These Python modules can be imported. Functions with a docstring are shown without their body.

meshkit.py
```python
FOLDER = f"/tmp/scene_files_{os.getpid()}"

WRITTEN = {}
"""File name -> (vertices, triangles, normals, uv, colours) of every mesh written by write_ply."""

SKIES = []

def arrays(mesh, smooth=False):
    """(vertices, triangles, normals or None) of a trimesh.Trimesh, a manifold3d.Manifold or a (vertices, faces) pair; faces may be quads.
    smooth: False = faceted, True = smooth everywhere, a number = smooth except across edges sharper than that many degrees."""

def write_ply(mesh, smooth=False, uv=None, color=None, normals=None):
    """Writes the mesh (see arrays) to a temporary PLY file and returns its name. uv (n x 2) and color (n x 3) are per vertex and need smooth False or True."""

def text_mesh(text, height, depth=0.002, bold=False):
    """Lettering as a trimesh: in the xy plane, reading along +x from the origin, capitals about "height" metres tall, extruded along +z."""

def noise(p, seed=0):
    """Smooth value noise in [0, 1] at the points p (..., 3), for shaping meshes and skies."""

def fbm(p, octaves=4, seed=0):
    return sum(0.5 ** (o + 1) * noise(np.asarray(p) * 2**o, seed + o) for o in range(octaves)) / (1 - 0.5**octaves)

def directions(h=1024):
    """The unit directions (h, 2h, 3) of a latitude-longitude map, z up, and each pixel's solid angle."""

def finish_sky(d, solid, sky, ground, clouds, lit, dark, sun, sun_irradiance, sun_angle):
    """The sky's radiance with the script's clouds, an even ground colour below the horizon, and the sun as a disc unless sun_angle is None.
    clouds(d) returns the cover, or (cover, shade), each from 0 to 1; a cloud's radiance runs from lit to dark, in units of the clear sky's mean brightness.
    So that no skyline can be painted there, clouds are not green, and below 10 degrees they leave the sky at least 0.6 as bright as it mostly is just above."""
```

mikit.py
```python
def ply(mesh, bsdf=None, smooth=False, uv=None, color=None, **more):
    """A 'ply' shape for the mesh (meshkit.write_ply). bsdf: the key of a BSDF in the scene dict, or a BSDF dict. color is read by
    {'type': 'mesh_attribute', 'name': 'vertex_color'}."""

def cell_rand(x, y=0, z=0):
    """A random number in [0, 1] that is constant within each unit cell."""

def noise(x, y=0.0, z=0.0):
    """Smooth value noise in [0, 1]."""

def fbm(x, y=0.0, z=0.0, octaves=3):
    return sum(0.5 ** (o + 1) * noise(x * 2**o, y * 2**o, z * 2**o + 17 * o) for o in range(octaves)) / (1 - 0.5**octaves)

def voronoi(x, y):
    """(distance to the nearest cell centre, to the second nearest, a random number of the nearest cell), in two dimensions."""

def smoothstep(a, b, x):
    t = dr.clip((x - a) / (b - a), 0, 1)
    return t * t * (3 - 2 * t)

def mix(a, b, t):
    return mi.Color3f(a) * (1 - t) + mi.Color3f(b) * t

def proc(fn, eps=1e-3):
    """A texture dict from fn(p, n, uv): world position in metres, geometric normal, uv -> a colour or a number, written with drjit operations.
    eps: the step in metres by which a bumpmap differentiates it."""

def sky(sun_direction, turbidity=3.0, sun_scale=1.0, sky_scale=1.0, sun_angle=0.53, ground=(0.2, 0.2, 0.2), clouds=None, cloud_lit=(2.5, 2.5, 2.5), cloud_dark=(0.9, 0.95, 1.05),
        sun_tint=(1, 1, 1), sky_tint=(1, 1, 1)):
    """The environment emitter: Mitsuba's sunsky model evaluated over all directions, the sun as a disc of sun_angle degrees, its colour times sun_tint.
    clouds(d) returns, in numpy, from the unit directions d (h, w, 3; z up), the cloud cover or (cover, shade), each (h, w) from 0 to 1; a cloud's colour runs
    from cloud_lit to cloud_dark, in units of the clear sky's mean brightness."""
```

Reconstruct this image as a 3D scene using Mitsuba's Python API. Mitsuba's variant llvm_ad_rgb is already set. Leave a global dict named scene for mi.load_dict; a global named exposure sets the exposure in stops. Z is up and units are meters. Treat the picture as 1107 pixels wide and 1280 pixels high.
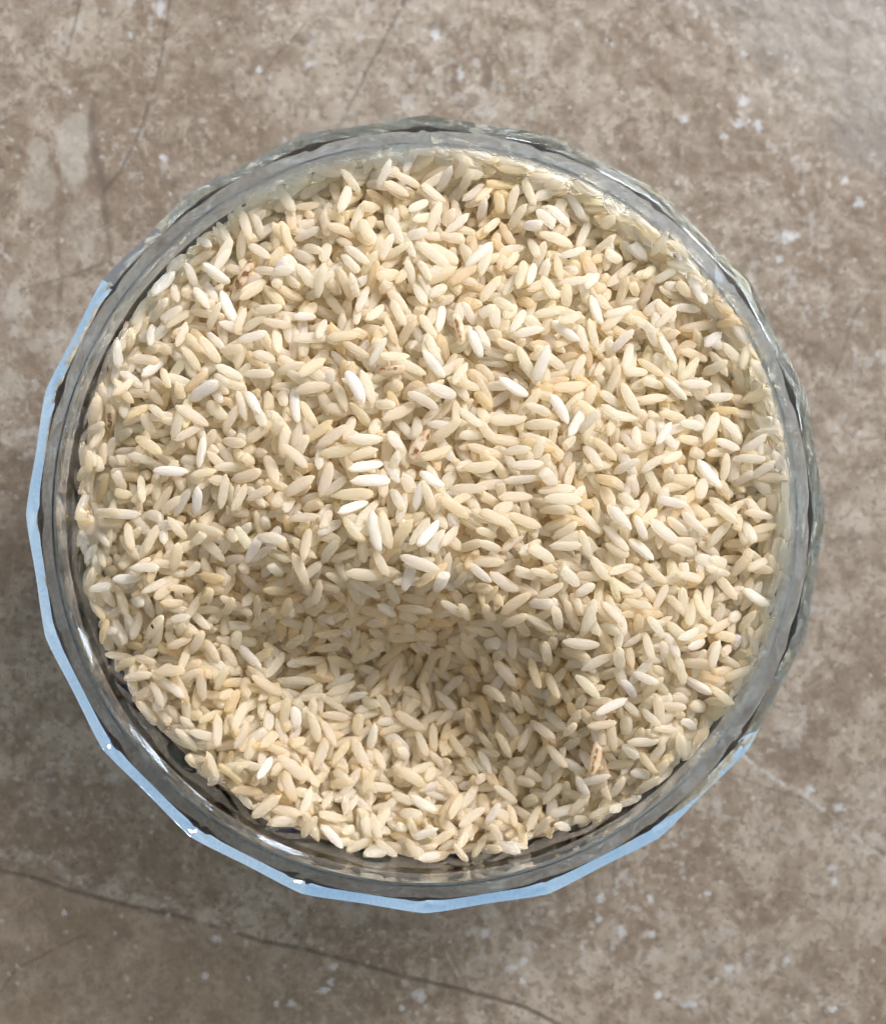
import math, random
import numpy as np
import trimesh
import drjit as dr
import mitsuba as mi
import mikit, meshkit
from mikit import noise, fbm, voronoi, smoothstep, mix

T4 = mi.ScalarTransform4f
scene, labels = {}, {}
MM = 0.001
PXR = 0.133                      # millimetres per photograph pixel at the height of the rim
RIM_Z, CAM_H = 58.0, 260.0       # rim height over the floor, camera height over the rim (mm)
CAM_Z = RIM_Z + CAM_H
BX, BY = -3.0, -0.4              # bowl axis in the picture's millimetres

# ------------------------------------------------------------------ camera, sky, exposure
half_h = 640 * PXR
scene['camera'] = {
    'type': 'thinlens', 'fov_axis': 'y', 'fov': 2 * math.degrees(math.atan(half_h / CAM_H)),
    'aperture_radius': 0.0013, 'focus_distance': (CAM_H - 6) * MM, 'near_clip': 0.02, 'far_clip': 200.0,
    'to_world': T4().look_at(origin=[0, 0, CAM_Z * MM], target=[0, 0, 0], up=[0, 1, 0]),
}


def overcast(d):
    """An even cloud deck: blue-grey and dim low down, ever brighter towards the zenith, with faint mottling."""
    n = meshkit.fbm(d * 2.3 + 4.0, 4)
    up = np.clip((d[..., 2] - 0.25) / 0.68, 0, 1)
    return np.ones(d.shape[:2]), np.clip(1.0 - up * up + 0.25 * (n - 0.5), 0, 1)


SUN = (0.50, 0.50, 0.72)
scene['sky'] = mikit.sky(SUN, turbidity=3, sun_scale=0.58, sun_angle=30, clouds=overcast,
                         cloud_lit=(1.8, 1.7, 1.45), cloud_dark=(0.38, 0.60, 0.82), ground=(0.2, 0.18, 0.16), sun_tint=(0.90, 1.03, 1.38))
exposure = 3.42


def px_rim(x, y, z=RIM_Z):
    """The point at height z (mm) that the photograph shows at pixel x, y."""
    s = PXR * (CAM_Z - z) / CAM_H
    return (x - 553.5) * s, -(y - 640.0) * s


# ------------------------------------------------------------------ floor
def seg_dist(px, py, pts):
    d = mi.Float(1e3)
    for (ax, ay), (bx, by) in zip(pts[:-1], pts[1:]):
        ex, ey = bx - ax, by - ay
        t = dr.clip(((px - ax) * ex + (py - ay) * ey) / (ex * ex + ey * ey), 0, 1)
        d = dr.minimum(d, dr.sqrt(dr.square(px - ax - t * ex) + dr.square(py - ay - t * ey)))
    return d


DARK_VEINS = [  # pixel polylines, half width in pixels, strength
    ([(0, 1086), (70, 1106), (160, 1132), (240, 1150), (330, 1178), (380, 1186), (450, 1206), (520, 1224), (600, 1244), (660, 1262), (700, 1284)], 3.6, 0.72),
    ([(212, 0), (203, 60), (188, 120), (172, 170), (150, 215), (128, 240)], 2.6, 0.55),
    ([(504, 0), (482, 45), (455, 95), (430, 150), (415, 180)], 3.2, 0.5),
    ([(118, 120), (112, 165), (122, 205), (128, 245), (134, 290), (142, 330)], 6.0, 0.5),
    ([(100, 0), (92, 40), (84, 70)], 2.5, 0.5),
    ([(30, 360), (90, 345), (140, 325)], 2.5, 0.4),
    ([(0, 1240), (20, 1212), (60, 1190), (104, 1170)], 2.6, 0.4),
    ([(330, 92), (352, 62), (380, 30)], 2.2, 0.4),
    ([(1040, 470), (1075, 380), (1104, 345)], 3.0, 0.4),
    ([(745, 1160), (765, 1110), (770, 1060)], 3.5, 0.35),
    ([(586, 1238), (570, 1205), (560, 1180)], 2.0, 0.4),
    ([(880, 955), (960, 985), (1010, 1000), (1060, 1040), (1107, 1068)], 2.4, 0.35),
    ([(72, 300), (78, 350), (70, 420)], 4.0, 0.3),
    ([(840, 230), (850, 190), (846, 150)], 4.0, 0.35),
]
LIGHT_VEINS = [
    ([(925, 940), (975, 975), (1010, 995), (1050, 1030), (1107, 1075)], 3.0, 0.95),
    ([(0, 1064), (60, 1078), (120, 1108), (200, 1132), (270, 1150)], 8.0, 0.4),
    ([(950, 1025), (965, 1005)], 3.0, 0.5),
    ([(870, 1010), (930, 1025), (1000, 1040)], 2.5, 0.3),
    ([(640, 1100), (652, 1160), (660, 1190)], 2.0, 0.3),
    ([(410, 1240), (425, 1256), (445, 1280)], 2.5, 0.35),
    ([(555, 1190), (575, 1225)], 2.2, 0.4),
]
PALE = [((93, 185), 24, 52, 0.75), ((48, 238), 24, 32, 0.45), ((46, 192), 14, 20, 0.5), ((100, 285), 22, 40, 0.3), ((1000, 130), 60, 50, 0.2),
        ((14, 376), 10, 24, 0.7), ((47, 428), 12, 9, 0.5), ((10, 480), 26, 16, 0.4), ((1060, 90), 60, 70, 0.15)]
DARKB = [((607, 92), 10, 28, 0.7), ((590, 128), 10, 12, 0.6), ((294, 27), 12, 10, 0.6), ((378, 46), 12, 9, 0.6), ((420, 14), 14, 7, 0.55), ((155, 111), 6, 5, 0.6),
         ((98, 102), 12, 16, 0.45), ((120, 200), 12, 26, 0.55), ((124, 232), 22, 10, 0.5), ((900, 185), 12, 9, 0.55), ((852, 1152), 6, 7, 0.6), ((560, 1216), 8, 10, 0.5),
         ((615, 1262), 18, 7, 0.4), ((150, 1165), 16, 14, 0.4), ((262, 1115), 9, 8, 0.5), ((10, 1230), 12, 24, 0.45), ((475, 1150), 12, 6, 0.5), ((700, 1150), 9, 8, 0.4)]
FLECKS = [((201, 12), 6, 11), ((166, 45), 5, 5), ((323, 88), 5, 6), ((205, 195), 5, 5), ((542, 42), 7, 8), ((386, 81), 6, 5), ((574, 92), 5, 9), ((931, 125), 8, 8),
          ((928, 154), 11, 6), ((948, 156), 6, 8), ((907, 170), 5, 5), ((853, 150), 6, 6), ((982, 296), 13, 8), ((972, 325), 5, 5), ((838, 325), 6, 8), ((930, 68), 5, 5),
          ((1073, 252), 6, 7), ((1055, 226), 5, 5), ((270, 1175), 6, 6), ((254, 1223), 5, 5), ((82, 1139), 4, 4), ((413, 1207), 5, 5), ((516, 1242), 8, 7), ((525, 1244), 6, 9),
          ((500, 1257), 5, 4), ((655, 1205), 5, 5), ((640, 1213), 7, 4), ((653, 1229), 4, 4), ((605, 1170), 6, 8), ((748, 1118), 6, 8), ((813, 1121), 5, 6), ((811, 1166), 6, 5),
          ((775, 1164), 6, 8), ((822, 1244), 8, 6), ((913, 1211), 8, 6), ((865, 1258), 10, 5), ((887, 1118), 4, 5), ((1040, 1085), 6, 5), ((1048, 1005), 9, 7), ((1014, 986), 7, 6),
          ((1039, 1262), 6, 4), ((1042, 1102), 5, 5), ((987, 1200), 6, 6), ((412, 1228), 6, 6), ((407, 1240), 8, 5), ((365, 1253), 6, 5), ((345, 1252), 5, 4), ((746, 1150), 5, 5)]


def tile_colour(p, n, uv):
    s = 1 / (PXR * CAM_Z / CAM_H * MM)          # back to the photograph's pixels, as a ruler on the floor
    x, y = p.x * s + 553.5, 640.0 - p.y * s
    wx = x + 5 * (fbm(x / 14, y / 14, 3.1) - 0.5) + 9 * (noise(x / 50, y / 50, 5.0) - 0.5)
    wy = y + 5 * (fbm(x / 14, y / 14, 9.7) - 0.5) + 9 * (noise(x / 50, y / 50, 8.0) - 0.5)
    big = fbm(x / 210, y / 210, 1.0, 3)
    mid = fbm(wx / 26, wy / 26, 2.0, 4)
    fine = fbm(wx / 7, wy / 7, 4.0, 3)
    c = mix((0.268, 0.195, 0.138), (0.430, 0.347, 0.272), smoothstep(0.32, 0.68, 0.45 * big + 0.55 * mid))
    c = mix(c, (0.47, 0.395, 0.325), 0.55 * smoothstep(0.52, 0.78, fine))
    c = mix(c, (0.185, 0.128, 0.088), 0.5 * smoothstep(0.54, 0.72, fbm(wx / 9, wy / 9, 7.0, 3)))
    c = mix(c, (0.16, 0.112, 0.08), 0.5 * smoothstep(0.66, 0.76, fbm(wx / 5, wy / 5, 12.0, 2)))
    c = mix(c, (0.52, 0.47, 0.43), 0.5 * smoothstep(0.60, 0.75, fbm(wx / 11, wy / 11, 21.0, 3)) * smoothstep(0.45, 0.6, noise(x / 90, y / 90, 6.0)))
    c = mix(c, (0.205, 0.142, 0.098), 0.42 * smoothstep(0.50, 0.68, fbm(wx / 34, wy / 34, 61.0, 4)))
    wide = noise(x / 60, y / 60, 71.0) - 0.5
    c = mix(c, mi.Color3f(0.295, 0.262, 0.230) * (0.8 + 0.4 * mid), 0.55 * smoothstep(-40.0, 60.0, x - 0.9 * y - 900 + 160 * wide))      # greyer and darker towards the upper right corner
    c = mix(c, mi.Color3f(0.300, 0.215, 0.145) * (0.75 + 0.5 * mid), 0.55 * smoothstep(-6.0, 10.0, y - 1088 - 0.27 * x + 8 * wide) * (1 - smoothstep(250.0, 520.0, x)))  # browner below the long crack
    for (a, b), rx, ry, k in PALE:
        d = dr.sqrt(dr.square((wx - a) / rx) + dr.square((wy - b) / ry))
        c = mix(c, (0.46, 0.40, 0.33), k * (1 - smoothstep(0.75, 1.15, d + 0.4 * (fine - 0.5))))
    for (a, b), rx, ry, k in DARKB:
        d = dr.sqrt(dr.square((wx - a) / rx) + dr.square((wy - b) / ry))
        c = mix(c, (0.19, 0.135, 0.098), k * (1 - smoothstep(0.6, 1.2, d + 0.9 * (fine - 0.5))))
    for pts, w, k in LIGHT_VEINS:
        d = seg_dist(wx, wy, pts)
        c = mix(c, (0.52, 0.47, 0.42), k * (1 - smoothstep(0.4 * w, 1.3 * w, d)) * smoothstep(0.25, 0.6, fine))
    for pts, w, k in DARK_VEINS:
        d = seg_dist(0.6 * x + 0.4 * wx, 0.6 * y + 0.4 * wy, pts)
        c = mix(c, (0.13, 0.095, 0.07), k * (1 - smoothstep(0.3 * w, 1.25 * w, d + 1.2 * (fine - 0.5))) * smoothstep(0.05, 0.32, noise(x / 18, y / 18, 2.0)))
    jag = fbm(x / 4.0, y / 4.0, 51.0, 2) - 0.5
    for (a, b), rx, ry in FLECKS:
        d = dr.sqrt(dr.square((wx - a) / rx) + dr.square((wy - b) / ry))
        c = mix(c, (0.60, 0.585, 0.58), 0.75 * (1 - smoothstep(0.35, 1.25, d + 1.1 * jag)))
    f1, f2, cr = voronoi(wx / 21, wy / 21)
    c = mix(c, (0.56, 0.52, 0.49), 0.5 * (1 - smoothstep(0.06, 0.2, f1)) * smoothstep(0.84, 0.87, cr))
    g = fbm(x / 2.6, y / 2.6, 33.0, 2)
    c = c * (0.86 + 0.28 * g)
    return c * mi.Color3f(0.635, 0.695, 0.735)


def tile_height(p, n, uv):
    s = 1 / (PXR * CAM_Z / CAM_H * MM)
    x, y = p.x * s + 553.5, 640.0 - p.y * s
    groove = 0 * x
    for pts, w, k in DARK_VEINS[:3]:         # the cracks are shallow grooves
        groove = dr.maximum(groove, k * (1 - smoothstep(0.2 * w, 1.1 * w, seg_dist(x, y, pts))))
    return fbm(p.x * 260, p.y * 260, 1.0, 3) + 0.12 * fbm(p.x * 1100, p.y * 1100, 2.0, 2) - 0.45 * groove


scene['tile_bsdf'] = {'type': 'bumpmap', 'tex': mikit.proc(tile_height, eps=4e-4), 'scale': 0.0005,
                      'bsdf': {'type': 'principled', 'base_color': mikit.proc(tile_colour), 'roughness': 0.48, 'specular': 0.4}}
g = 30.0
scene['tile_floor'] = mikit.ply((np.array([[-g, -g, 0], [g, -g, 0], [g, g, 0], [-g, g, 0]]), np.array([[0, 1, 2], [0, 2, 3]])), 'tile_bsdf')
labels['tile_floor'] = {'label': 'mottled brown stone-look floor tile with white flecks and thin dark veins', 'kind': 'structure', 'category': 'floor'}

# ------------------------------------------------------------------ house wall and added sun blocker outside the frame (they shade the lower left)
scene['plaster'] = {'type': 'twosided', 'bsdf': {'type': 'diffuse', 'reflectance': {'type': 'rgb', 'value': (0.11, 0.105, 0.105)}}}
porch = T4().rotate([0, 0, 1], -24)         # the porch opens towards the upper right of the picture
scene['house_wall'] = mikit.ply(trimesh.creation.box((7.0, 0.2, 2.7)), 'plaster', to_world=porch @ T4().translate([0, -1.0, 1.35]))
labels['house_wall'] = {'label': 'plain plastered house wall behind the photographer', 'kind': 'structure', 'category': 'wall'}
# an unseen slab added to block part of the sun, so that the floor lightens towards the top of the picture
BLOCKER_Z = 1.2
scene['blocker_bsdf'] = {'type': 'twosided', 'bsdf': {'type': 'diffuse', 'reflectance': {'type': 'rgb', 'value': (0.60, 0.52, 0.42)}}}
edge = BLOCKER_Z * SUN[1] / SUN[2] - 0.085
scene['sun_blocker'] = mikit.ply(trimesh.creation.box((2.6, 0.8, 0.02)), 'blocker_bsdf', to_world=T4().translate([-0.05, edge - 0.4, BLOCKER_Z]))
labels['sun_blocker'] = {'label': 'unseen slab added to shade the lower part of the floor', 'kind': 'structure', 'category': 'sun_blocker'}


# ------------------------------------------------------------------ glass bowl
R_OUT, R_IN, FAC = 66.2, 60.6, 20


def inner_radius(z):
    """Radius of the bowl's inside at height z (mm)."""
    z = np.asarray(z, float)
    return np.interp(z, Z_IN, R_INS)


Z_IN, R_INS = [9, 11, 16, 26, 38, 43, 47.5, 59.1], [0, 22, 38, 53.0, 60.8, 62.0, 62.2, 61.0]
RIM_TOP = [(61.05, 59.3), (61.25, 59.48), (61.45, 59.5), (61.7, 59.35), (61.9, 59.05), (68.0, 50.9), (68.2, 50.65)]
OUT_Z = [0, 2, 6, 10, 16, 26, 37, 43, 47.5, 50.3, 50.4]
OUT_R = [31, 31.5, 31.2, 34, 42.0, 55.2, 62.2, 63.3, 63.0, 68.2, 68.3]


def make_bowl(nt=1440):
    th = np.linspace(0, 2 * np.pi, nt, endpoint=False)
    prof = [(float(inner_radius(z)), z, 'i') for z in np.concatenate([np.linspace(9, 20, 8), np.linspace(23, 59.1, 18)])]
    rt = np.concatenate([np.linspace(61.05, 61.9, 9), np.linspace(62.15, 68.0, 32), [68.1, 68.2]])
    prof += [(r, float(np.interp(r, *zip(*RIM_TOP))), 'r') for r in rt]
    zo = np.concatenate([[50.4], np.linspace(50.3, 47.5, 20), np.linspace(47.1, 36, 28), np.linspace(35, 8, 20), [5.0, 2.0]])
    prof += [(float(np.interp(z, OUT_Z, OUT_R)), z, 'o') for z in zo] + [(30.5, 0.0, 'b'), (27, 0.0, 'b'), (25.5, 2.0, 'b'), (12, 2.6, 'b'), (0.0, 2.6, 'b')]
    k = np.floor(th / (2 * np.pi / FAC)).astype(int)
    q = (th % (2 * np.pi / FAC)) - np.pi / FAC                         # -9..9 degrees across one flat; corners at multiples of 18
    t = q / (np.pi / FAC)
    flat = np.cos(np.pi / FAC) / np.cos(q)
    poly = 0.6 * flat + 0.4 * (1 - (1 - np.cos(np.pi / FAC)) * 0.5 * (1 + np.cos(np.pi * t)))     # flats with softened corners
    even = (k % 2 == 0)
    V = []
    for r, z, kind in prof:
        rr = np.full(nt, r)
        zz = np.full(nt, z)
        if kind == 'o':
            w = np.clip((z - 6) / 8, 0, 1)
            rr = r * (1 + w * (poly - 1))
            zc = (z - 38) / 6.5                                      # thumb cuts on every other flat, fans of fine ridges on the others
            oval = np.clip(1 - (t / 0.85) ** 2 - zc ** 2, 0, 1)
            rr = rr - np.where(even, CUT * oval ** 0.8, 0)
            fan = np.clip(1 - ((z - 37) / 8.0) ** 2, 0, 1)
            ridge = np.abs(((t * 2.2 + np.sign(t) * (z - 49) * 0.22) % 1.0) - 0.5) - 0.25
            rr = rr - np.where(even, 0, 1.2 * fan * ridge * np.clip(1.25 - np.abs(t), 0, 1))
        elif kind == 'r':
            f = np.clip((r - 61.8) / 6.3, 0, 1)
            rr = r * (1 + f * (poly - 1))
            p = np.stack([rr * np.cos(th) / 7.0, rr * np.sin(th) / 7.0, 0 * th], -1)
            wave = meshkit.noise(p, 3) + 0.35 * meshkit.noise(p * 2.3, 4) - 0.67
            side = np.clip((np.abs(t) - 0.4) / 0.45, 0, 1) ** 2         # the joins of the flats are wavy, the flats are clean
            edge = np.sin(np.pi * np.clip(f, 0.0, 1.0))
            swirl = np.sin(2 * np.pi * (0.30 * r + 1.6 * np.abs(t) + 0.8 * wave) + k * 1.7)
            zz = z + edge * (0.15 * (0.25 + 0.75 * ((k * 7 + 3) % 5) / 4) * np.clip(side, 0, 1) * swirl + WAVE * (0.15 + 2.2 * side) * wave + 0.30 * (t * t - 0.33))
        V.append(np.stack([rr * np.cos(th) + BX, rr * np.sin(th) + BY, zz], 1))
    V = np.array(V)
    n = len(prof)
    i, j = np.meshgrid(np.arange(n - 1), np.arange(nt), indexing='ij')
    a, b = i * nt + j, i * nt + (j + 1) % nt
    c, d = a + nt, b + nt
    F = np.concatenate([np.stack([a, b, d], -1).reshape(-1, 3), np.stack([a, d, c], -1).reshape(-1, 3)])
    m = trimesh.Trimesh(V.reshape(-1, 3) * MM, F, process=False)
    m.merge_vertices()
    m.update_faces(m.nondegenerate_faces())
    if m.volume < 0:
        m.invert()
    return m


CUT, WAVE = 1.0, 0.24
# faintly blue glass: the colour comes from the length of the way through it (absorption per metre)
scene['glass'] = {'type': 'dielectric', 'int_ior': 1.52, 'ext_ior': 1.0}
BLUE_GLASS = {'type': 'homogeneous', 'albedo': 0.0, 'sigma_t': {'type': 'rgb', 'value': (0.80, 0.42, 0.12)}, 'scale': 46.0}
bowl = make_bowl()
scene['glass_bowl'] = mikit.ply(bowl, 'glass', smooth=28, interior=BLUE_GLASS)
labels['glass_bowl'] = {'label': 'round clear faceted glass bowl heaped full of rice, standing on the brown tile', 'category': 'bowl'}

# ------------------------------------------------------------------ rice
rng = np.random.default_rng(11)


def grain_mesh(kind, nu, nv, L, W, H, seed):
    """One grain, long axis x, in mm: an asymmetric spindle with a germ notch at one end, or a broken one with a cut end."""
    r = np.random.default_rng(seed)
    p, q = r.uniform(2.2, 3.0), r.uniform(0.44, 0.53)
    skew = r.uniform(-0.12, 0.12)
    t0, t1 = -1.0, 1.0
    if kind == 'broken':
        t1 = r.uniform(0.15, 0.55)
    s = -np.cos(np.linspace(0, np.pi, nu))
    if kind == 'broken':
        s = np.concatenate([-np.cos(np.linspace(0, np.pi / 2, nu - 3)), [0.8, 0.97, 1.0]])
        s = (s + 1) / 2 * (t1 - t0) + t0
    rad = np.clip(1 - np.abs(s) ** p, 0, 1) ** q * (1 + skew * s)
    if kind == 'broken':
        rad[-1] = 0.0
        rad[-2] *= 0.9
    ang = np.arange(nv) * 2 * np.pi / nv
    ca, sa = np.cos(ang), np.sin(ang)
    e = 2 / r.uniform(2.1, 2.7)
    cy, cz = np.sign(ca) * np.abs(ca) ** e, np.sign(sa) * np.abs(sa) ** e
    flute = 1 + 0.03 * np.cos(4 * ang + r.uniform(0, 6))
    bend = r.uniform(-0.10, 0.10)
    x = np.repeat(s[:, None], nv, 1)
    y = rad[:, None] * (cy * flute)[None] * W / 2
    z = rad[:, None] * (cz * flute)[None] * H / 2
    notch = np.exp(-((x + 0.86) / 0.14) ** 2) * np.clip(cy[None], 0, 1) if kind != 'broken' or r.random() < .5 else 0 * x
    y = y - notch * 0.35 * W / 2
    y = y + bend * L * 0.5 * (x ** 2 - 0.4)
    lump = 0.03 * (r.random((nu, nv)) - 0.5)
    y, z = y * (1 + lump), z * (1 + lump)
    if kind == 'broken':
        x = x - (t0 + t1) / 2
        xs = x * L / 2
        xs[-3:] += 0.10 * L * np.linspace(-1, 1, nv)[None] * 0 + r.uniform(-0.06, 0.06) * L * cy[None]
    else:
        xs = x * L / 2
    v = np.stack([xs, y, z], -1).reshape(-1, 3)
    i, j = np.meshgrid(np.arange(nu - 1), np.arange(nv), indexing='ij')
    a, b = i * nv + j, i * nv + (j + 1) % nv
    f = np.concatenate([np.stack([a, b + nv, b], -1).reshape(-1, 3), np.stack([a, a + nv, b + nv], -1).reshape(-1, 3)])
    top = np.abs((np.repeat(ang[None], nu, 0) - np.pi / 2 + np.pi) % (2 * np.pi) - np.pi) / np.pi   # 0 on top, 1 underneath
    return v, f, x.reshape(-1), top.reshape(-1)


# variants shared by all grains: (kind, fine mesh, coarse mesh, length, width, height)
VARIANTS = []
for k in range(14):
    kind = 'broken' if k in (5, 9, 12) else 'whole'
    r = np.random.default_rng(100 + k)
    L, W = r.uniform(5.2, 6.3), r.uniform(1.6, 1.92)
    if k in (3, 10):
        L, W = 4.4, 2.1
    H = W * r.uniform(0.66, 0.80)
    fine, coarse = grain_mesh(kind, 15, 14, L, W, H, k), grain_mesh(kind, 9, 8, L, W, H, k)
    ext = fine[0][:, 0].max() - fine[0][:, 0].min()
    VARIANTS.append((kind, fine, coarse, ext, W, H))

RES = 0.25
NG = 560
GX = (np.arange(NG) - NG / 2 + 0.5) * RES
XX, YY = np.meshgrid(GX, GX)            # row = y, column = x; about the bowl's axis
RR = np.hypot(XX, YY)


def heap_target(x, y):
    """Height of the heap over the rim (mm) about the bowl's axis."""
    r2 = (x * x + y * y) / 62.3 ** 2
    t = 14.0 * (1 - r2) - 9.2
    along = (x + y) / math.sqrt(2)
    t = t + 0.05 * along                                                    # lower towards the lower left edge
    rim = np.clip((np.hypot(x, y) - 46) / 14, 0, 1)
    t = t - 23.0 * (1 - 0.32 * rim) * np.exp(-((x + 1) / 22) ** 2) * (1 / (1 + np.exp((y + 19) / 3.2)))      # the scoop in front
    t = t - 8.0 * np.exp(-((x + 27) / 17) ** 2 - ((y + 24) / 14) ** 2)      # hollow at the left
    t = t + 3.5 * np.exp(-((x - 32) / 12) ** 2 - ((y + 20) / 13) ** 2)      # shoulder at the right
    t = t + 2.6 * np.exp(-((x + 2) / 16) ** 2 - ((y + 3) / 9) ** 2)         # crest
    t = t + 1.6 * (meshkit.noise(np.stack([x / 11, y / 11, 0 * x], -1), 5) - 0.5)
    rr = np.hypot(x, y)
    fall = np.clip((rr - 47) / 14, 0, 1) ** 2
    t = t - fall * (0.6 - 4.0 * np.clip(along / 55, -1, 1) - 2.0 * np.clip(along / 55, 0, 1))                 # it drops away at the glass
    t = np.maximum(t, -21.0 + 4.0 * np.clip((rr - 44) / 12, 0, 1))
    return t + RIM_Z


TARGET = heap_target(XX, YY)
CORE_DEPTH = 5.5
RIM_R, RIM_H = zip(*RIM_TOP)
bowl_z = np.where(RR < 62.0, np.interp(RR, R_INS[:7], Z_IN[:7]), np.interp(RR, RIM_R, RIM_H))
bowl_z = np.where(RR > 68.5, 0, bowl_z)
HT = np.where(RR < 62.0, np.maximum(TARGET - CORE_DEPTH - 5 * (RR / 60) ** 6, bowl_z + 0.05), bowl_z)
ID = np.full(HT.shape, -1, int)
grains = []                              # (variant, position, rotation matrix)


def place(var, x, y, phi, tilt=0.0, roll=0.0, embed=0.19, scale=1.0, over=0.4):
    kind, fine, coarse, L, W, H = VARIANTS[var]
    L, W, H = L * scale, W * scale, H * scale
    a, b, h = L / 2, W / 2, H / 2
    c0, r0 = int((x - a - GX[0]) / RES), int((y - a - GX[0]) / RES)
    n = int(L / RES) + 2
    if c0 < 0 or r0 < 0 or c0 + n >= NG or r0 + n >= NG:
        return False
    sl = (slice(r0, r0 + n), slice(c0, c0 + n))
    dx, dy = XX[sl] - x, YY[sl] - y
    cp, sp = math.cos(phi), math.sin(phi)
    s, w = dx * cp + dy * sp, -dx * sp + dy * cp
    e = (np.abs(s) / a) ** 2.4 + (w / b) ** 2
    m = e < 1
    if m.any() and RR[sl][m].max() > 62.0:
        return False
    if m.sum() < 6:
        return False
    hs, ss, ws = HT[sl][m], s[m], w[m]
    slope = float(np.dot(ss - ss.mean(), hs - hs.mean()) / max(np.dot(ss - ss.mean(), ss - ss.mean()), 1e-6))
    slope = max(-1.3, min(1.3, slope)) + math.tan(tilt)
    cross = float(np.dot(ws, hs - hs.mean() - slope * (ss - ss.mean())) / max(np.dot(ws, ws), 1e-6))
    cross = max(-0.9, min(0.9, cross))
    half = h * np.sqrt(np.clip(1 - e[m], 0, 1))
    need = hs - slope * ss - cross * ws * 0.6 + half
    zc = float(np.quantile(need, 0.93)) - embed
    if zc > TARGET[sl][m].mean() + over or (slope * ss).max() > 3.2:
        return False                         # no towers: it must lie on the heap, not above it
    top = zc + slope * ss + cross * ws * 0.6 + half
    hh, ii = HT[sl].copy(), ID[sl].copy()
    up = top > hs
    hm, im = hs.copy(), ii[m]
    hm[up], im[up] = top[up], len(grains)
    hh[m], ii[m] = hm, im
    HT[sl], ID[sl] = hh, ii
    ax = np.array([cp, sp, slope]); ax /= np.linalg.norm(ax)
    side = np.array([-sp, cp, cross * 0.6 + math.tan(roll)]); side -= ax * np.dot(side, ax); side /= np.linalg.norm(side)
    grains.append((var, np.array([x + BX, y + BY, zc]), np.stack([ax, side, np.cross(ax, side)], 1) * scale))
    return True


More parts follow.
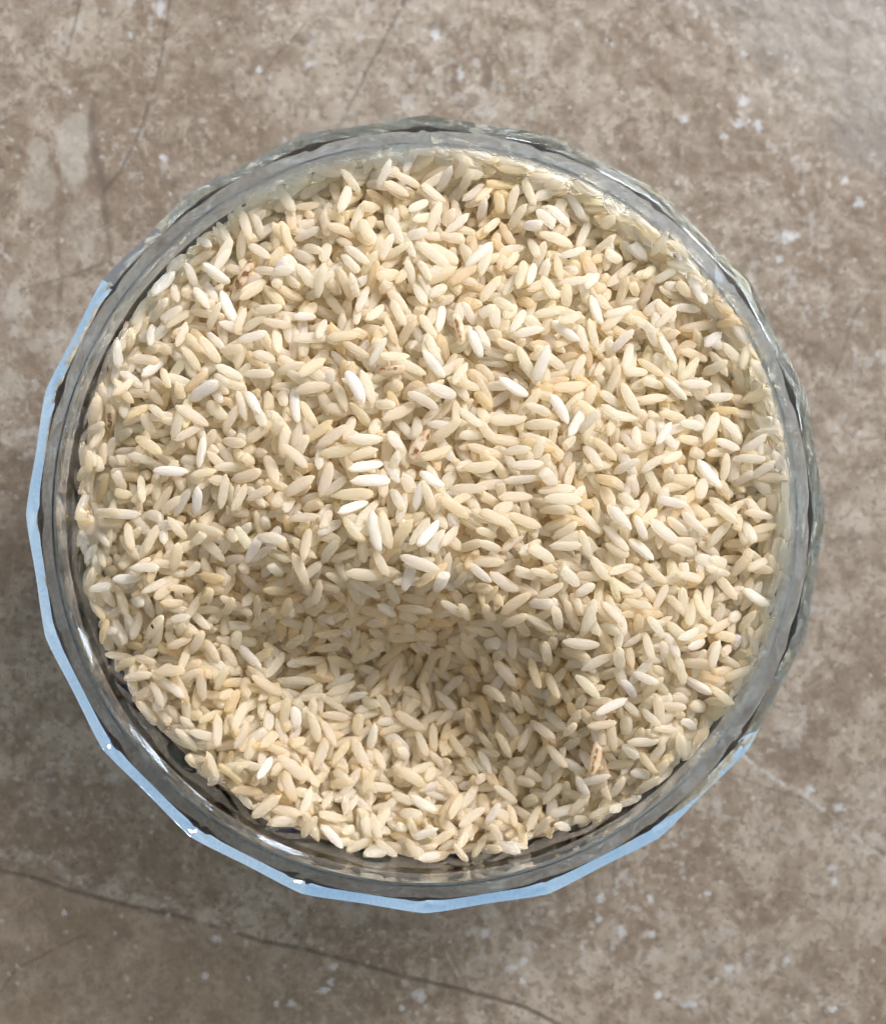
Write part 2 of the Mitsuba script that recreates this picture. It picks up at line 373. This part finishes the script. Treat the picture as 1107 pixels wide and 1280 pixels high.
inside = RR < 61.6
flat = np.flatnonzero(inside)
pool = rng.permutation(np.tile(flat, 3))
at, misses = 0, 0
DEF = lambda: None
while misses < 400 and len(grains) < 5600:
    idx = rng.integers(0, len(flat), 10)
    cell = flat[idx]
    gap = TARGET.ravel()[cell] - HT.ravel()[cell]
    best = int(np.argmax(gap))
    if gap[best] < 0.9:
        misses += 1
        continue
    misses = 0
    x, y = XX.ravel()[cell[best]], YY.ravel()[cell[best]]
    steep = rng.random() < 0.08
    var = int(rng.integers(0, len(VARIANTS)))
    near = math.hypot(x, y) > 57
    for _ in range(8):                       # at the wall only grains that lie along it fit
        phi = math.atan2(y, x) + math.pi / 2 + rng.normal(0, .3)
        if place(var, x + rng.normal(0, .3), y + rng.normal(0, .3), phi if near else rng.uniform(0, 2 * math.pi), rng.normal(0, 0.38 if steep else 0.09), rng.normal(0, .22), scale=rng.uniform(0.86, 1.03)):
            break
    else:
        misses += 1
filled = len(grains)
# The grains one can tell apart in the photograph: pixel of the middle, angle in degrees, length in pixels and what it looks like
# (w chalky white, p pale, c cream, y yellowish, b broken, s short, l with a brown line, k with brown husk, d with a dark dot, o over the glass)
SEEN = """
469 664 99 53 w;483 663 101 51 c;504 666 56 47 c;536 666 49 44 w;547 676 56 36 bw;524 704 160 52 p;491 741 114 43 p;477 704 117 36 c;567 759 145 46 p;550 728 68 39 bw;
535 800 104 43 w;452 817 52 33 b;471 804 0 14 s;391 823 2 40 c;413 791 4 39 c;412 808 9 37 c;494 842 69 48 c;329 779 65 41 c;340 673 176 46 p;413 689 53 45 p;
380 647 4 43 c;383 681 80 43 c;377 711 111 49 c;432 663 129 41 c;456 717 173 47 c;441 634 19 44 w;442 618 2 51 c;463 601 0 51 w;457 583 9 48 w;455 568 17 39 c;
456 549 177 49 p;415 546 34 47 c;424 564 10 50 c;494 551 126 27 sw;343 588 114 50 c;369 570 136 44 c;375 607 30 47 c;408 600 72 47 c;387 519 121 37 c;346 535 58 32 b;
599 584 4 43 c;584 611 0 51 c;524 619 72 37 w;510 603 115 30 b;539 599 146 44 w;557 539 36 50 c;546 566 20 42 c;587 522 140 43 p;499 515 26 50 c;585 811 122 44 c;
591 789 117 32 c;472 776 17 39 c;484 762 142 33 w;568 635 144 52 c;562 670 48 41 c;334 856 143 49 c;398 740 72 37 c;524 556 56 52 k;535 620 109 40 c;607 645 155 28 c;
685 361 117 44 p;740 351 45 37 w;744 388 109 40 w;766 322 153 23 sw;797 317 135 33 bw;650 346 76 54 p;664 343 73 41 w;686 390 10 40 p;712 399 27 41 c;772 390 17 39 w;
646 404 58 41 w;660 416 13 25 w;727 424 104 36 w;739 421 104 42 p;775 428 44 40 w;781 449 73 45 p;811 420 115 41 p;831 439 117 39 w;828 400 45 37 p;657 455 117 48 p;
674 459 68 50 w;721 460 61 36 p;641 484 148 46 w;711 484 5 49 c;699 512 120 43 w;718 530 60 43 w;736 527 48 35 p;766 516 144 41 p;672 513 159 37 p;677 531 0 46 p;
634 525 2 48 p;658 581 2 43 p;645 564 7 38 p;674 559 73 30 bp;686 598 138 37 bp;649 600 5 46 p;643 621 0 46 c;703 624 177 49 p;693 637 0 45 c;734 649 131 48 p;
740 572 124 42 p;781 583 29 38 w;813 580 32 36 p;621 648 154 47 c;655 651 157 47 c;862 532 169 37 w;839 488 138 43 w;905 557 160 33 w;889 500 3 32 w;833 546 126 34 w;
766 475 69 40 p;812 460 143 29 l;776 647 130 38 w;836 628 166 36 w;866 653 138 43 p;890 428 145 23 sw;858 386 172 31 w;579 179 141 37 po;641 192 152 31 bp;
530 184 160 38 wo;511 203 69 36 w;407 207 168 41 p;434 201 69 28 c;465 207 53 36 p;431 252 74 47 p;543 276 69 43 p;571 282 39 37 w;493 288 117 47 p;458 290 112 47 c;
484 309 67 38 p;556 225 55 30 w;542 243 146 31 p;661 242 110 38 p;641 250 75 39 p;602 263 68 34 w;666 282 0 29 sw;681 273 141 32 bw;522 258 29 27 p;577 212 49 27 p;
583 236 53 36 p;439 228 131 31 p;496 238 155 34 c;480 219 62 31 w;522 294 11 24 sw;639 212 175 32 c;509 230 156 35 c;69 654 9 24 yo;90 696 52 45 w;127 734 12 30 pw;
183 709 0 28 w;190 674 66 40 c;163 670 104 40 c;224 696 73 42 c;248 674 43 26 bp;241 712 43 28 bp;265 721 172 43 y;222 660 128 37 c;259 745 41 27 c;287 758 57 39 c;
194 784 50 49 d;134 790 7 31 w;216 753 176 33 k;227 772 11 26 w;250 801 58 39 c;171 873 35 45 y;174 845 10 42 c;215 837 5 46 c;199 867 113 36 c;178 893 129 28 c;
217 860 143 25 w;278 847 60 31 c;226 803 20 30 k;101 800 69 28 y;95 770 135 39 c;218 631 38 37 c;139 640 178 29 c;140 654 0 28 c;181 824 172 36 c;138 825 173 33 c;
129 843 23 26 c;266 813 121 27 c;287 819 118 37 c;228 966 0 34 c;251 972 75 41 c;262 981 43 32 bp;271 951 109 37 c;332 959 56 39 w;367 957 136 49 c;362 982 107 47 y;
384 1000 70 36 w;324 1019 41 45 c;312 1047 36 49 o;352 1036 178 37 w;336 1053 27 43 o;336 1067 6 42 o;372 1076 112 48 o;415 1045 136 42 w;416 1020 162 40 c;
447 1079 21 46 c;465 1093 171 30 p;411 998 53 23 c;439 1006 52 27 c;425 978 24 42 c;427 938 52 35 c;466 919 77 39 w;452 939 117 47 c;402 940 69 46 c;302 920 61 35 c;
470 1031 110 36 c;359 1014 172 42 c;387 1032 55 37 c;241 952 120 21 b;462 975 117 31 c;807 931 0 41 p;787 938 137 25 sw;799 966 165 24 sw;825 961 66 42 c;
774 955 9 37 c;770 982 62 36 c;818 991 40 40 c;752 1009 66 30 c;761 1030 24 30 c;773 1018 0 23 bp;710 1049 150 37 po;727 981 120 34 w;741 944 78 66 l;674 945 67 39 c;
695 944 130 38 c;677 911 146 44 c;711 911 55 32 c;830 910 171 31 p;860 905 144 36 w;856 936 107 47 p;690 1054 111 39 y;652 1043 109 33 k;677 1032 54 42 c;
665 1019 59 27 c;734 1040 0 15 b;807 951 128 27 c;723 1005 47 27 c;750 903 5 35 c;649 1074 175 18 p;935 664 108 38 w;927 704 52 42 c;942 746 146 40 w;933 776 55 36 c;
940 801 106 38 c;903 642 139 39 p;905 613 119 35 y;947 705 24 30 c;971 708 117 38 c;874 757 110 35 p;905 795 169 18 s;859 793 20 26 w;849 837 107 47 p;
867 804 11 37 w;892 817 72 38 p;922 841 21 42 c;895 876 0 38 p;927 598 39 33 w;936 573 176 24 w;984 648 82 52 p;947 643 169 28 c;971 597 178 40 c;859 720 165 39 c;
959 787 39 22 c;899 868 141 38 c;229 297 177 31 lo;252 298 146 33 w;264 284 117 34 p;278 288 122 35 p;318 241 27 31 p;355 243 122 47 p;296 287 107 32 c;
309 284 107 42 c;323 283 108 35 w;359 296 105 30 l;325 315 146 28 p;353 331 40 26 sw;382 345 124 46 p;384 293 21 30 w;306 344 58 43 k;285 322 61 41 p;272 319 56 28 p;
270 342 144 44 w;243 347 111 35 p;207 356 49 47 w;266 366 119 32 w;253 373 126 21 w;287 385 114 45 w;268 395 61 35 p;318 423 14 38 w;336 386 2 38 p;382 396 3 28 w;
371 228 177 32 p;220 367 109 33 c;270 426 137 25 w;740 226 163 46 p;773 244 117 29 p;794 262 137 29 p;837 290 54 38 p;857 306 146 37 p;810 340 43 33 p;
830 345 30 26 w;852 333 162 32 w;718 260 122 31 w;698 270 137 29 w;694 300 161 45 p;666 310 110 38 p;716 353 7 26 p;784 337 42 24 p;752 310 38 37 p;713 320 18 31 w;
759 280 30 26 b;923 415 124 29 w;918 395 149 19 y;677 206 5 38 c;134 435 88 35 w;181 450 174 43 c;192 438 7 38 c;191 420 94 28 w;208 473 118 40 c;245 452 126 38 c;
272 471 148 37 p;259 490 25 56 w;267 440 127 43 c;291 438 3 40 c;290 467 153 26 w;325 468 0 30 p;303 508 105 32 p;174 514 27 32 k;199 515 145 37 p;222 530 72 45 p;
236 541 29 39 c;243 520 147 48 c;189 557 149 59 c;177 573 165 40 p;214 589 177 47 w;97 507 67 46 c;141 524 78 46 l;109 568 113 42 p;122 547 60 33 c;112 533 25 34 l;
94 575 82 33 d;288 584 0 40 p;309 595 14 48 c;255 591 9 31 c;324 617 25 36 c;300 622 62 37 l;157 490 125 35 c;146 481 40 29 c;167 427 69 20 c;228 418 72 30 c;
246 431 133 31 c;302 402 70 27 c;401 351 76 45 p;352 331 8 21 sw;541 319 141 52 p;462 330 55 33 p;513 346 102 33 p;531 340 118 26 p;550 402 80 39 w;586 393 117 33 w;
594 429 112 40 w;603 422 117 30 w;535 408 124 34 p;542 436 114 30 p;542 456 129 45 w;472 440 58 41 w;443 481 117 47 w;460 484 109 46 p;426 496 113 44 c;
390 485 8 47 c;390 459 34 46 c;430 421 4 41 c;402 412 72 31 p;498 393 116 41 p;489 414 111 41 c;453 375 68 29 p;469 391 45 38 p;445 438 149 32 c;489 463 0 42 l;
495 448 0 31 p;552 490 160 48 p;529 501 151 45 p;483 506 0 23 bp;575 467 55 33 p;573 410 105 42 l;432 356 107 33 c;443 357 107 28 p;447 319 141 26 w;438 330 131 29 p;
608 666 159 38 c;611 682 158 46 c;611 702 177 43 c;599 715 139 25 w;629 727 145 45 p;604 735 177 23 s;677 693 150 50 p;679 717 163 42 p;686 738 29 29 c;
642 753 35 49 c;610 765 119 42 c;673 778 149 34 p;654 787 127 25 b;640 804 92 46 c;613 804 12 31 bw;683 817 101 46 p;695 771 106 46 p;713 768 111 46 c;
720 754 117 34 c;735 770 71 51 p;669 842 106 42 c;696 846 56 27 c;725 804 173 55 p;716 814 166 46 c;771 820 100 51 p;744 827 27 45 p;734 858 135 43 p;785 860 127 32 w;
806 847 155 36 w;838 806 117 37 p;819 783 129 36 w;809 807 104 31 c;766 766 133 41 p;767 735 105 29 p;767 672 133 45 p;801 687 140 45 w;817 716 139 39 c;
827 663 142 59 p;800 659 114 25 w;706 682 0 40 p;730 680 110 38 p;749 710 125 40 p;775 711 15 34 p;705 663 32 39 p;695 655 18 29 c;823 745 61 32 c;842 754 132 34 c;
797 755 162 25 c;712 722 139 35 bp;691 873 56 36 c;706 878 114 35 d;617 866 150 45 c;632 842 130 45 c;646 878 111 38 c;605 831 99 38 c;642 775 23 43 c;
889 425 37 22 sw;816 498 7 33 p;829 542 54 33 w;912 535 132 40 w;887 535 63 45 p;844 571 24 30 p;936 443 75 32 p;955 462 133 45 p;962 488 22 44 o;973 536 10 34 wo;
901 385 135 29 y;917 398 8 15 y;939 555 35 21 w;947 588 36 28 w;977 575 124 38 p;905 585 81 31 p;866 444 160 36 c;860 462 49 22 p;868 481 177 39 p;542 920 92 36 c;
513 900 148 44 c;586 903 99 37 c;547 950 127 29 c;516 968 147 45 c;538 967 42 17 s;504 940 122 22 sw;558 981 138 35 c;528 1002 153 41 w;569 1005 59 39 c;
589 1020 31 42 p;581 1045 58 27 c;615 1014 55 30 w;620 1041 114 35 c;532 1041 23 33 w;482 1057 141 37 c;638 976 107 54 c;557 872 137 34 w;532 867 106 27 c;
631 990 141 37 c;640 1019 107 30 c;474 948 121 30 c;461 976 61 33 c;412 915 118 39 c;420 894 169 37 c;544 1081 4 45 y;516 1078 128 26 c;537 1097 0 35 w;
577 1083 123 34 c;602 1070 57 29 c;637 1074 169 44 p;623 1086 14 18 s;606 951 117 29 w;606 924 129 30 c;629 929 119 33 c;571 931 124 31 c;527 928 114 28 c;
"""
LENS = np.array([v[3] for v in VARIANTS])
BROKEN = [k for k, v in enumerate(VARIANTS) if v[0] == 'broken']
SHORT = [3, 10]
WHOLE = [k for k in range(len(VARIANTS)) if k not in BROKEN and k not in SHORT]
looks = {}
for item in SEEN.replace('\n', '').split(';'):
    if not item:
        continue
    px, py, deg, ln, look = item.split()
    px, py, deg, ln = float(px), float(py), float(deg), float(ln)
    z = 58.0
    for _ in range(4):
        x, y = px_rim(px, py, z)
        x, y = x - BX, y - BY
        col, row = int(round((x - GX[0]) / RES)), int(round((y - GX[0]) / RES))
        z = min(HT[row, col], 66.0)
    length = ln * PXR * (CAM_Z - z) / CAM_H
    kinds = BROKEN if 'b' in look else SHORT if 's' in look else WHOLE
    var = kinds[int(rng.integers(0, len(kinds)))]
    scale = float(np.clip(length / LENS[var], 0.86, 1.16))
    phi = math.radians(deg + (180 if rng.random() < .5 else 0))
    r0 = math.hypot(x, y)
    for step in range(14):                   # slide it inwards until it is clear of the glass
        k = 1 - 0.02 * step
        if place(var, x * k, y * k, phi, rng.normal(0, .05), rng.normal(0, .12), 0.15, scale, 2.6):
            looks[len(grains) - 1] = look
            break
print('grains', filled, len(grains))

count = np.bincount(ID[ID >= 0].ravel(), minlength=len(grains))
order = np.argsort(-count, kind='stable')
single = set(order[:300].tolist())
BASE = {'cream': (0.952, 0.882, 0.74), 'pale': (0.962, 0.917, 0.81), 'warm': (0.935, 0.83, 0.63), 'white': (0.968, 0.94, 0.875)}
TONES = ['cream', 'pale', 'warm', 'white']


def grain_world(i, fine=True):
    var, pos, rot = grains[i]
    v, f, tx, top = VARIANTS[var][1 if fine else 2]
    return v @ rot.T + pos, f, tx, top


def grain_tone(i):
    look = looks.get(i)
    if look is None:
        return TONES[int(np.random.default_rng(9000 + i).choice(4, p=[0.42, 0.38, 0.13, 0.07]))]
    return 'white' if 'w' in look else 'pale' if 'p' in look else 'warm' if 'y' in look or 'k' in look else 'cream'


def grain_colour(i, v, tx, top):
    """Colour per vertex: cream, with a chalky white belly that is strong in some grains and faint in others, and yellower tips."""
    r, tone = np.random.default_rng(500 + i), grain_tone(i)
    c = np.array(BASE[tone]) * (1 + r.normal(0, 0.012)) * np.ones((len(v), 3))
    side = np.exp(-((top - r.uniform(0, 0.6)) / 0.33) ** 2)
    belly = np.exp(-((tx - r.uniform(-.25, .25)) / r.uniform(0.4, 0.7)) ** 2) * side
    strength = 1.0 if tone == 'white' else r.uniform(0, 0.75)
    c = c + (strength * belly)[:, None] * (np.array((0.972, 0.95, 0.895)) - c)
    c = c * (1 - 0.10 * np.clip((np.abs(tx) - 0.75) / 0.25, 0, 1)[:, None] * np.array((0.1, 0.5, 1.3)))
    return np.clip(c * (1 + np.array([0.0, 0.0, r.normal(0, 0.02)])), 0, 0.98)


VCOL = {'type': 'mesh_attribute', 'name': 'vertex_color'}
scene['rice_translucent'] = {'type': 'principledthin', 'base_color': VCOL, 'roughness': 0.19, 'eta': 1.55, 'diff_trans': 1.4, 'spec_trans': 0.0}
scene['rice_chalky'] = {'type': 'principledthin', 'base_color': VCOL, 'roughness': 0.26, 'eta': 1.5, 'diff_trans': 1.05, 'spec_trans': 0.0}


def husk_colour(p, n, uv):
    """Bran and husk left on a grain: u is the way along it (-1..1) plus 4 per kind, v the way round from the top (0..1)."""
    kind = dr.floor((uv.x + 2) / 4)
    t = uv.x - 4 * kind
    n1 = noise(p.x * 2200, p.y * 2200, p.z * 2200)
    n2 = fbm(p.x * 900, p.y * 900, p.z * 900, 3)
    line = (1 - smoothstep(0.05, 0.13, uv.y + 0.10 * (n1 - 0.5))) * (1 - smoothstep(0.55, 0.8, dr.abs(t + 0.1)))
    patch = smoothstep(0.52, 0.66, n2) * (1 - smoothstep(0.35, 0.6, uv.y))
    dot = 1 - smoothstep(0.5, 1.0, dr.sqrt(dr.square((t - 0.1) / 0.13) + dr.square(uv.y / 0.16)) + 0.5 * (n1 - 0.5))
    base = mi.Color3f(0.925, 0.845, 0.69)
    c = mix(base, (0.80, 0.60, 0.36), 0.7 * smoothstep(0.35, 0.7, n2))
    lined = mix(c, (0.30, 0.155, 0.07), 0.9 * line)
    patched = mix(mix(base, (0.72, 0.50, 0.30), 0.8 * smoothstep(0.3, 0.6, n2)), (0.24, 0.13, 0.07), 0.9 * patch)
    dotted = mix(base, (0.10, 0.06, 0.04), dot)
    return dr.select(kind < 0.5, lined, dr.select(kind < 1.5, patched, dotted))


scene['rice_husky'] = {'type': 'principledthin', 'base_color': mikit.proc(husk_colour), 'roughness': 0.3, 'eta': 1.5, 'diff_trans': 0.9, 'spec_trans': 0.0}


def describe(i):
    """How one grain looks and where on the heap it lies."""
    var, pos, rot = grains[i]
    look, tone = looks.get(i, ''), grain_tone(i)
    kind = 'broken' if VARIANTS[var][0] == 'broken' else 'stubby' if var in SHORT else ''
    colour = {'cream': 'cream', 'pale': 'pale', 'warm': 'yellowish', 'white': 'chalky white'}[tone]
    name = ' '.join(w for w in (kind, colour, 'rice grain') if w)
    mark = ' with a brown line' if 'l' in look else ' with brown husk' if 'k' in look else ' with a dark dot' if 'd' in look else ''
    a = math.degrees(math.atan2(rot[1, 0], rot[0, 0])) % 180
    lie = 'lying level' if a < 22.5 or a >= 157.5 else 'leaning right' if a < 67.5 else 'upright' if a < 112.5 else 'leaning left'
    x, y = pos[0] - BX, pos[1] - BY
    r = math.hypot(x, y)
    hour = int(round((90 - math.degrees(math.atan2(y, x))) / 30)) % 12 or 12
    words = ['', 'one', 'two', 'three', 'four', 'five', 'six', 'seven', 'eight', 'nine', 'ten', 'eleven', 'twelve']
    if True:
        ring = 'near the middle' if r < 17 else 'partway out' if r < 32 else 'well out' if r < 45 else 'near the glass'
        where = "%s toward %s o'clock" % (ring, words[hour])
    return name + mark + ', ' + lie + ', ' + where


told = {}
for i in order[:300]:
    told.setdefault(describe(i), []).append(i)
text = {}
for what, same in told.items():
    same.sort(key=lambda i: -grains[i][1][1])
    for k, i in enumerate(same):
        names = ['uppermost', 'second from the top', 'third from the top', 'fourth from the top', 'fifth from the top', 'sixth from the top', 'seventh from the top']
        more = [''] if len(same) == 1 else [', upper one', ', lower one'] if len(same) == 2 else [', uppermost', ', middle one', ', lowest'] if len(same) == 3 else [', ' + w for w in names]
        text[i] = what + more[k]
for n, i in enumerate(order[:300]):
    v, f, tx, top = grain_world(i)
    look = looks.get(i, '')
    key = 'rice_grain' if n == 0 else f'rice_grain_{n:03d}'
    if set('lkd') & set(look):
        kind = 0 if 'l' in look else 1 if 'k' in look else 2
        scene[key] = mikit.ply((v * MM, f), 'rice_husky', smooth=True, uv=np.stack([tx + 4 * kind, top], 1))
    else:
        scene[key] = mikit.ply((v * MM, f), 'rice_chalky' if grain_tone(i) == 'white' else 'rice_translucent', smooth=True, color=grain_colour(i, v, tx, top))
    labels[key] = {'label': text[i], 'category': 'rice grain', 'group': 'rice grains on top of the heap'}
vs, fs, cs, base = [], [], [], 0
for i in range(len(grains)):
    if i in single:
        continue
    v, f, tx, top = grain_world(i, count[i] > 25)
    col = grain_colour(i, v, tx, top)
    vs.append(v); fs.append(f + base); cs.append(col); base += len(v)
# the packed inside of the heap under the loose layers
rad = np.linspace(0, 60.8, 60)
th = np.linspace(0, 2 * np.pi, 180, endpoint=False)
V = []
for r in rad:
    x, y = r * np.cos(th), r * np.sin(th)
    zb = np.interp(r, R_INS[:7], Z_IN[:7])
    V.append(np.stack([x + BX, y + BY, np.maximum(heap_target(x, y) - CORE_DEPTH - 0.3 - 5 * (r / 60) ** 6, zb + 0.6)], 1))
for r in rad[::-1]:
    x, y = r * np.cos(th), r * np.sin(th)
    zb = np.interp(r, R_INS[:7], Z_IN[:7])
    V.append(np.stack([x + BX, y + BY, np.full(180, zb + 0.4)], 1))
V = np.array(V)
i, j = np.meshgrid(np.arange(len(V) - 1), np.arange(180), indexing='ij')
a, b = i * 180 + j, i * 180 + (j + 1) % 180
F = np.concatenate([np.stack([a, a + 180, b + 180], -1).reshape(-1, 3), np.stack([a, b + 180, b], -1).reshape(-1, 3)])
scene['core_bsdf'] = {'type': 'twosided', 'bsdf': {'type': 'diffuse', 'reflectance': {'type': 'rgb', 'value': (0.70, 0.58, 0.42)}}}
scene['rice_heap'] = mikit.ply((np.vstack(vs) * MM, np.vstack(fs)), 'rice_translucent', smooth=True, color=np.vstack(cs))
labels['rice_heap'] = {'label': 'heap of cream parboiled rice filling the glass bowl', 'category': 'rice', 'kind': 'stuff'}
scene['rice_heap__packed_inside'] = mikit.ply((V.reshape(-1, 3) * MM, F), 'core_bsdf', smooth=True)
labels['rice_heap__packed_inside'] = {'kind': 'stuff'}
